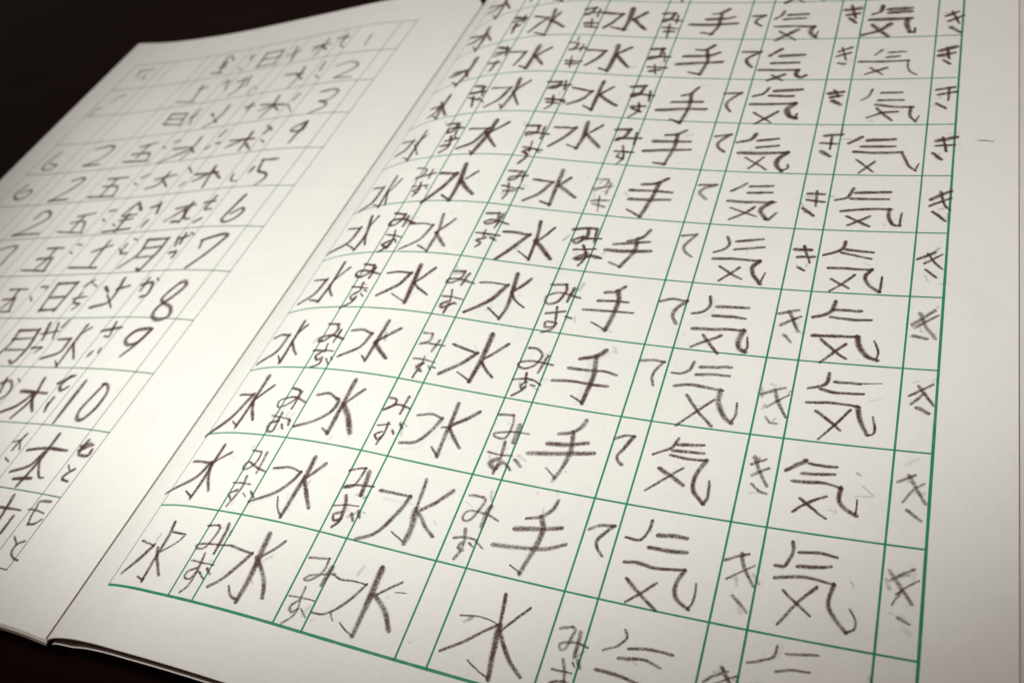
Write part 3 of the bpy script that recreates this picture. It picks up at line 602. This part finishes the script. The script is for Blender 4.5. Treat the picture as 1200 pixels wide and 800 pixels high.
spirit R 11 4 85|72 2238,3868 2229,3826 2200,3796;85 2267,3831 2360,3837;84 2251,3790 2349,3798;81 2212,3719 2316,3721 2409,3714;99 2409,3714 2397,3678 2408,3638 2426,3618;49 2426,3618 2436,3667;59 2241,3672 2328,3594;99 2332,3686 2284,3641 2237,3591
ki R 11 4 100|116 2556,3869 2619,3878;94 2567,3819 2618,3831;63 2579,3910 2607,3791;79 2581,3786 2611,3744
spirit R 11 5 100|88 2732,3896 2726,3845 2692,3821;124 2771,3862 2863,3866;92 2769,3828 2870,3835;121 2687,3766 2774,3767 2869,3769;103 2860,3765 2859,3706 2877,3646;64 2877,3646 2898,3635 2900,3674;91 2697,3716 2776,3610;98 2782,3721 2732,3664 2659,3629
ki R 11 5 90|82 3041,3781 3088,3811;79 3053,3731 3114,3775;51 3064,3819 3097,3707;79 3060,3672 3105,3626
mark R 9 6 60|30 3206,2762 3234,2758 3263,2751
book L 12 1 92|51 739,244 570,247;78 677,309 663,245 643,126;70 584,211 581,130
book L 11 1 100|73 823,550 703,572 568,572;80 693,654 687,524 697,426 706,360;77 702,547 727,471 821,425;56 701,522 650,456 605,416 585,419;72 763,392 655,407
moto L 11 0 100|61 493,584 436,623;76 480,642 486,592 474,563 420,565 419,595;58 500,608 455,629;39 487,501 464,481;61 436,487 465,451 465,428 426,423
kana L 11 2 85|74 921,636 930,597 935,546;54 972,588 926,601;48 930,597 885,549;41 939,495 894,477
tree L 10 1 100|86 1248,898 1133,894 1027,892;95 1141,984 1105,850 1148,731;95 1132,884 1183,805 1271,759;82 1125,877 1076,823 1024,777
kana L 10 1 100|84 995,959 916,1010;95 943,1003 964,945 930,911 901,933;74 927,781 949,828;85 941,862 941,814
digit L 10 0 85|95 800,975 795,723;82 653,968 672,885 683,804 660,754 620,751 590,826 595,919 626,964 660,968
kana L 10 2 85|82 1478,944 1411,961 1355,919 1347,869 1370,839;74 1463,975 1416,880;42 1362,978 1321,957
moon L 9 2 90|95 1718,1324 1697,1226 1731,1128;87 1718,1324 1544,1333;95 1544,1333 1509,1196 1527,1087 1572,1101;68 1712,1258 1545,1268;65 1685,1177 1534,1183
kana L 9 2 95|75 1492,1301 1360,1322;87 1497,1382 1441,1261;71 1420,1382 1358,1269;95 1357,1357 1350,1398;69 1471,1197 1380,1201 1410,1166
water L 9 1 90|81 1300,1261 1201,1265;95 1198,1261 1198,1169 1307,1122;95 1150,1364 1140,1230 1127,1072;45 1127,1072 1177,1109;64 1147,1238 1036,1125;77 1098,1347 1144,1300
kana L 9 1 85|90 985,1322 859,1345;67 928,1384 891,1276 932,1283;94 936,1148 931,1170;72 884,1193 877,1171
digit L 9 0 90|95 644,1346 721,1325 749,1264 704,1229 647,1254 624,1337;95 624,1337 650,1239 690,1156
five L 8 3 85|76 2160,1662 1995,1664;95 2071,1656 2059,1565 2087,1503;79 2143,1575 2036,1583;84 2036,1583 1994,1493;72 2107,1472 1975,1476
kana L 8 3 80|57 1904,1600 1855,1564;72 1878,1681 1815,1680 1818,1662
day L 8 2 90|95 1739,1705 1699,1484;95 1739,1705 1565,1710;95 1565,1710 1559,1483;84 1694,1588 1562,1595;82 1699,1484 1558,1492
kana L 8 2 85|95 1468,1680 1431,1723;42 1443,1714 1351,1667;70 1475,1576 1374,1591;78 1439,1618 1450,1550 1375,1531 1402,1490
fire L 8 1 90|82 1273,1665 1213,1623;95 1164,1729 1131,1600 1144,1534 1255,1503;54 1198,1602 1076,1499;88 1071,1665 1151,1643
kana L 8 1 85|87 966,1669 891,1683 858,1591 896,1575;89 947,1719 939,1626;45 882,1719 853,1698
digit L 8 0 85|88 676,1681 653,1698 620,1658 652,1576 700,1496 690,1433 629,1405 578,1438 609,1499 678,1528 718,1559 704,1623 676,1681
digit L 7 4 75|95 2661,2044 2566,2072 2508,2059 2512,1977 2506,1896
five L 7 3 90|83 2166,2034 2006,2032;95 2077,2030 2076,1921 2107,1836;84 2175,1935 2031,1939;95 2031,1939 2000,1823;75 2232,1834 1989,1822
kana L 7 3 80|58 1905,1992 1873,1975;57 1898,2061 1845,2048
earth L 7 2 85|95 1681,1982 1548,2032;95 1605,2074 1599,1968 1585,1846;83 1773,1844 1515,1834
kana L 7 2 85|87 1412,2033 1403,1957 1349,1950;43 1449,1998 1393,1957;52 1384,2078 1344,2066
moon L 7 1 90|95 1243,2059 1224,1937 1304,1824;90 1243,2059 1066,2058;95 1066,2058 1064,1944 1084,1839 1095,1787 1130,1806;73 1216,1982 1084,1991;69 1214,1904 1080,1910
kana L 7 1 95|84 982,2062 954,1990;95 954,2049 904,2069;84 943,2090 926,2006;50 902,2096 866,2075;84 951,1927 903,1933 898,1889
digit L 7 0 88|69 740,1962 761,2025;95 761,2025 648,2071 600,2059 652,1918 720,1803
digit L 6 4 85|95 2612,2352 2585,2417 2512,2412 2468,2343 2556,2262 2679,2182;95 2684,2186 2418,2190
five L 6 3 80|95 2151,2343 2011,2364;95 2094,2339 2095,2193;83 2168,2281 2042,2283 1974,2175;69 2225,2194 1959,2170
kana L 6 3 80|60 1869,2296 1838,2277;87 1874,2375 1817,2381
gold L 6 2 90|95 1655,2430 1701,2330;95 1647,2440 1561,2359;83 1692,2309 1571,2319;84 1687,2268 1576,2279;95 1646,2326 1635,2164;90 1759,2166 1521,2181;52 1723,2240 1679,2213
kana L 6 2 90|95 1482,2379 1415,2393;89 1426,2418 1378,2312;95 1410,2246 1414,2193
tree L 6 1 92|95 1219,2341 1076,2361;95 1113,2385 1094,2207;95 1134,2328 1234,2230;83 1125,2317 1069,2233 1029,2229;95 1164,2214 1101,2212
kana L 6 1 85|80 1001,2372 916,2379;95 941,2425 953,2308 906,2304;95 952,2193 922,2219
digit L 6 0 85|95 703,2415 727,2291 743,2207 706,2178 651,2205 622,2269 650,2298 700,2253
digit L 5 5 85|95 3076,2736 3115,2653 3078,2593 3002,2580 2951,2635 2988,2685 3065,2652
digit L 5 4 85|95 2596,2751 2520,2779 2471,2751 2513,2661 2641,2533;95 2646,2538 2457,2542
five L 5 3 85|95 2204,2736 2007,2733;95 2108,2726 2123,2547;77 2185,2654 2032,2639 1984,2534;92 2241,2547 1984,2534
kana L 5 3 80|55 1878,2657 1839,2639;95 1850,2710 1804,2743
tree L 5 2 85|95 1687,2676 1517,2704;95 1604,2737 1619,2618 1703,2584;68 1603,2660 1512,2585
kana L 5 2 85|95 1376,2575 1365,2604;61 1451,2773 1371,2707
book L 5 1 95|95 1313,2682 1118,2677;95 1188,2747 1148,2541;95 1203,2663 1287,2611;80 1174,2702 1051,2611
kana L 5 1 85|66 951,2639 929,2574 880,2562;95 822,2644 815,2685
digit L 5 0 85|95 674,2757 783,2755;85 783,2755 753,2648 678,2619 656,2571 686,2515
digit L 4 5 70|95 3061,3125 3113,2985 3088,2922 2998,2918 2959,2965 3067,2989
digit L 4 4 75|95 2685,3129 2543,3151 2481,3118 2510,3009 2635,2931;95 2645,2929 2471,2926
five L 4 3 75|95 2179,3092 2028,3120;95 2099,3100 2114,2961;95 2197,3008 2014,2996 1973,2908;95 2215,2926 1961,2906
kana L 4 3 75|67 1923,3056 1888,3039;95 1841,3100 1796,3110
water L 4 2 80|95 1591,3114 1587,2961 1608,2884;95 1620,2978 1821,2866;85 1620,3013 1536,2942;94 1770,3011 1646,3012
kana L 4 2 90|95 1405,3096 1392,3160;95 1442,2969 1421,2987;95 1377,3017 1348,3017
book L 4 1 85|95 1255,3024 1033,3009;95 1097,3089 1086,2895;95 1132,3015 1240,2949;81 1064,2958 993,2891
kana L 4 1 90|63 999,3139 923,3080;54 909,2948 951,2983;95 970,3054 950,3107
digit L 4 0 85|95 668,3137 744,3077 740,3043 657,3046 665,3132;95 663,3114 683,2921
tree L 3 1 90|95 1247,3423 1003,3376;95 1133,3503 1118,3376 1148,3262;86 1126,3402 1025,3314;95 1129,3379 1216,3348
kana L 3 1 80|95 951,3414 939,3484;56 970,3369 890,3277
digit L 3 0 80|95 742,3473 647,3490 604,3457 627,3376 694,3359;95 694,3359 642,3342 623,3293 707,3232
tree L 2 1 85|95 1254,3783 1080,3758;95 1114,3846 1097,3723 1117,3600;90 1150,3776 1047,3680
kana L 2 1 75|95 939,3861 926,3759;54 926,3695 883,3660
digit L 2 0 60|95 792,3782 704,3819 630,3795 611,3742 691,3664 725,3631;95 725,3631 599,3622
digit L 1 0 35|82 698,4165 687,4022
moto L 12 0 90|54 433,313 493,304 487,271 483,238 465,192;54 465,192 432,199 410,223;38 523,260 476,261 422,254;37 486,124 446,97;47 413,116 440,95 439,59 407,34 376,30
kana L 3 5 60|95 3131,3695 3178,3672;95 3162,3629 3170,3595
kana L 1 5 60|95 3094,4212 2948,4215;95 3089,4206 3062,4117;95 2981,4136 2961,4069
gold L 1 3 80|95 2144,4242 2103,4080;79 2118,4254 2026,4159;95 2132,4149 2082,4146;95 2127,4085 2053,4077;95 2091,4130 2082,4005;95 2164,4015 2039,3991
kana L 1 3 60|79 1877,4017 1831,3989;95 1849,4158 1831,4180;85 1840,4174 1820,4116
kana L 2 5 55|95 2980,3857 3045,3837;95 3037,3801 3064,3772
earth L 2 3 75|95 2047,3801 2128,3793;95 2117,3841 2099,3737 2085,3639;95 2244,3646 2047,3615
kana L 2 3 60|94 1867,3854 1808,3726;95 1893,3827 1830,3829
moon L 2 2 85|95 1684,3846 1653,3725;95 1653,3725 1675,3666 1705,3628;95 1737,3809 1658,3824;88 1638,3860 1607,3731
kana L 2 2 55|95 1514,3679 1501,3606;55 1503,3708 1451,3649
day L 3 3 85|95 2170,3482 2159,3359;95 2170,3482 1994,3459;95 1994,3459 1966,3323;88 2159,3417 1991,3396;91 2155,3354 1959,3321
kana L 3 3 80|95 1884,3486 1897,3418 1862,3313;95 1907,3397 1867,3421
fire L 3 2 95|90 1706,3407 1663,3366;95 1594,3490 1587,3385 1612,3300 1670,3244;88 1619,3324 1574,3281
kana L 3 2 85|95 1358,3468 1349,3377;95 1393,3423 1320,3430
day L 1 2 85|95 1690,4170 1667,3984;95 1690,4170 1520,4171;95 1520,4171 1497,3984;95 1676,4077 1510,4077;95 1667,3984 1497,3984
kana L 1 2 80|95 1390,4176 1331,3983;95 1417,4069 1327,4107
tree L 1 1 95|95 1192,4121 1045,4126;95 1097,4197 1112,3988;95 1127,4130 1045,4051;95 1133,4124 1180,4067
kana L 1 1 90|95 940,4216 929,4093;95 1011,4186 905,4170;61 922,4064 881,4035
"""
NAMES = {'water': 'kanji_water', 'hand': 'kanji_hand', 'spirit': 'kanji_spirit', 'mizu': 'reading_mizu', 'te': 'reading_te',
         'ki': 'reading_ki', 'book': 'kanji_origin', 'moto': 'reading_moto', 'kana': 'reading', 'tree': 'kanji_tree', 'moon': 'kanji_month',
         'day': 'kanji_day', 'five': 'kanji_five', 'fire': 'kanji_fire', 'earth': 'kanji_earth', 'gold': 'kanji_gold',
         'digit': 'handwritten_number', 'smudge': 'erased_mark', 'mark': 'pencil_tick'}
rows = {}
allpts = []
for ln in WRITING.strip().split('\n'):
    head, body = ln.split('|')
    kind, side, r_, c_, dk = head.split()
    S = []
    for k, stx in enumerate(body.split(';')):
        tk = stx.split()
        pts = [tuple(float(q) / 20 for q in t.split(',')) for t in tk[1:]]
        S.append((float(tk[0]) / 100 * 2.05, min(1.0, (0.02 + 1.0 * float(dk) / 100) if (side == 'R' or int(r_) > 3) else 0.15 + 0.62 * float(dk) / 100), pts, 0.045 + 0.004 * k))
    rows[(kind, side, int(r_), int(c_))] = S
    ribbons(NAMES[kind], side, S, M_PENCIL, PAGE[side])
    if side == 'R' and kind in ('water', 'hand', 'spirit'):
        allpts.append(S)
# the topmost row, seen only by its feet, repeats the one below it
for (kind, side, r_, c_), S in list(rows.items()):
    if side == 'R' and r_ == 11 and kind not in ('mark', 'smudge'):
        dx, dy = rng.uniform(-.4, .4), 18.0 + rng.uniform(-.3, .5)
        ribbons(NAMES[kind], side, [(w, d * .95, [(a + dx, b + dy) for a, b in P], l) for w, d, P, l in S], M_PENCIL, PAGE[side])

# erased ghosts of earlier tries and stray graphite specks: nobody could count them
G = []
k = 0
for S in allpts:
    for w, d, P, l in S:
        if rng.random() < 0.12:
            dx, dy = rng.gauss(0.5, .7), rng.gauss(-0.3, .6)
            k += 1
            G.append((w * 1.1, rng.uniform(0.04, 0.09), [(a + dx, b + dy) for a, b in P], 0.030 + 0.0001 * k))
    for _ in range(rng.randint(1, 3)):
        a, b = rng.choice(rng.choice(S)[2])
        a += rng.gauss(1.5, 2.2); b += rng.gauss(0, 2.2)
        an = rng.uniform(0, math.pi); ln_ = rng.uniform(0.2, 1.2)
        k += 1
        G.append((rng.uniform(.18, .5), rng.uniform(0.10, 0.34), [(a, b), (a + ln_ * math.cos(an), b + ln_ * math.sin(an))], 0.030 + 0.0001 * k))
for (kind, side, r_, c_), S in rows.items():
    if side == 'R' and kind in ('mizu', 'ki', 'hand', 'water'):
        for _ in range(rng.randint(2, 5) if kind in ('mizu', 'ki') else 1):
            a, b = rng.choice(rng.choice(S)[2])
            a += rng.gauss(0.2, .8); b += rng.gauss(-0.2, .9)
            an = rng.uniform(-0.6, 2.2); ln_ = rng.uniform(0.5, 2.0)
            k += 1
            G.append((rng.uniform(.5, 1.4), rng.uniform(0.10, 0.34), [(a, b), (a + ln_ * math.cos(an), b + ln_ * math.sin(an))], 0.030 + 0.0001 * k))
gm = ribbons('pencil_smudges', 'R', G, M_SMUDGE, PAGE['R'])
gm['kind'] = 'stuff'

# the fold: a reddish brown strip, its colour painting the shade in the crease between the pages
m, nt, out = mat('fold_shade')
bs = node(nt, 'ShaderNodeBsdfPrincipled', _Roughness=0.8)
tc = node(nt, 'ShaderNodeTexCoord')
nz = node(nt, 'ShaderNodeTexNoise', _Scale=900.0, _Detail=2.0)
nt.links.new(tc.outputs['Object'], nz.inputs['Vector'])
r = ramp(nt, nz.outputs['Fac'], 0.3, (0.17, 0.095, 0.08, 1), 0.7, (0.26, 0.16, 0.14, 1))
nt.links.new(r.outputs['Color'], bs.inputs['Base Color']); nt.links.new(bs.outputs['BSDF'], out.inputs['Surface'])
ys = np.linspace(YB + 0.2, YT - 5.5, 80)
cross = [(-1.2, 0.40), (-0.5, 0.06), (0.0, -0.14), (0.5, 0.06), (1.2, 0.40), (1.2, 0.05), (0.0, -0.50), (-1.2, 0.05)]
V = []
for yy in ys:
    z0 = float(surf_flat('R', [0.0], [yy])[0][2])
    for x, z in cross:
        V.append(turn(x, yy, z0 + z))
k = len(cross)
F = [tuple(range(k)), tuple(reversed(range(len(V) - k, len(V))))]
for i in range(len(ys) - 1):
    for c in range(k):
        F.append((i * k + c, (i + 1) * k + c, (i + 1) * k + (c + 1) % k, i * k + (c + 1) % k))
link('fold_shade_strip', V, F, m, book)
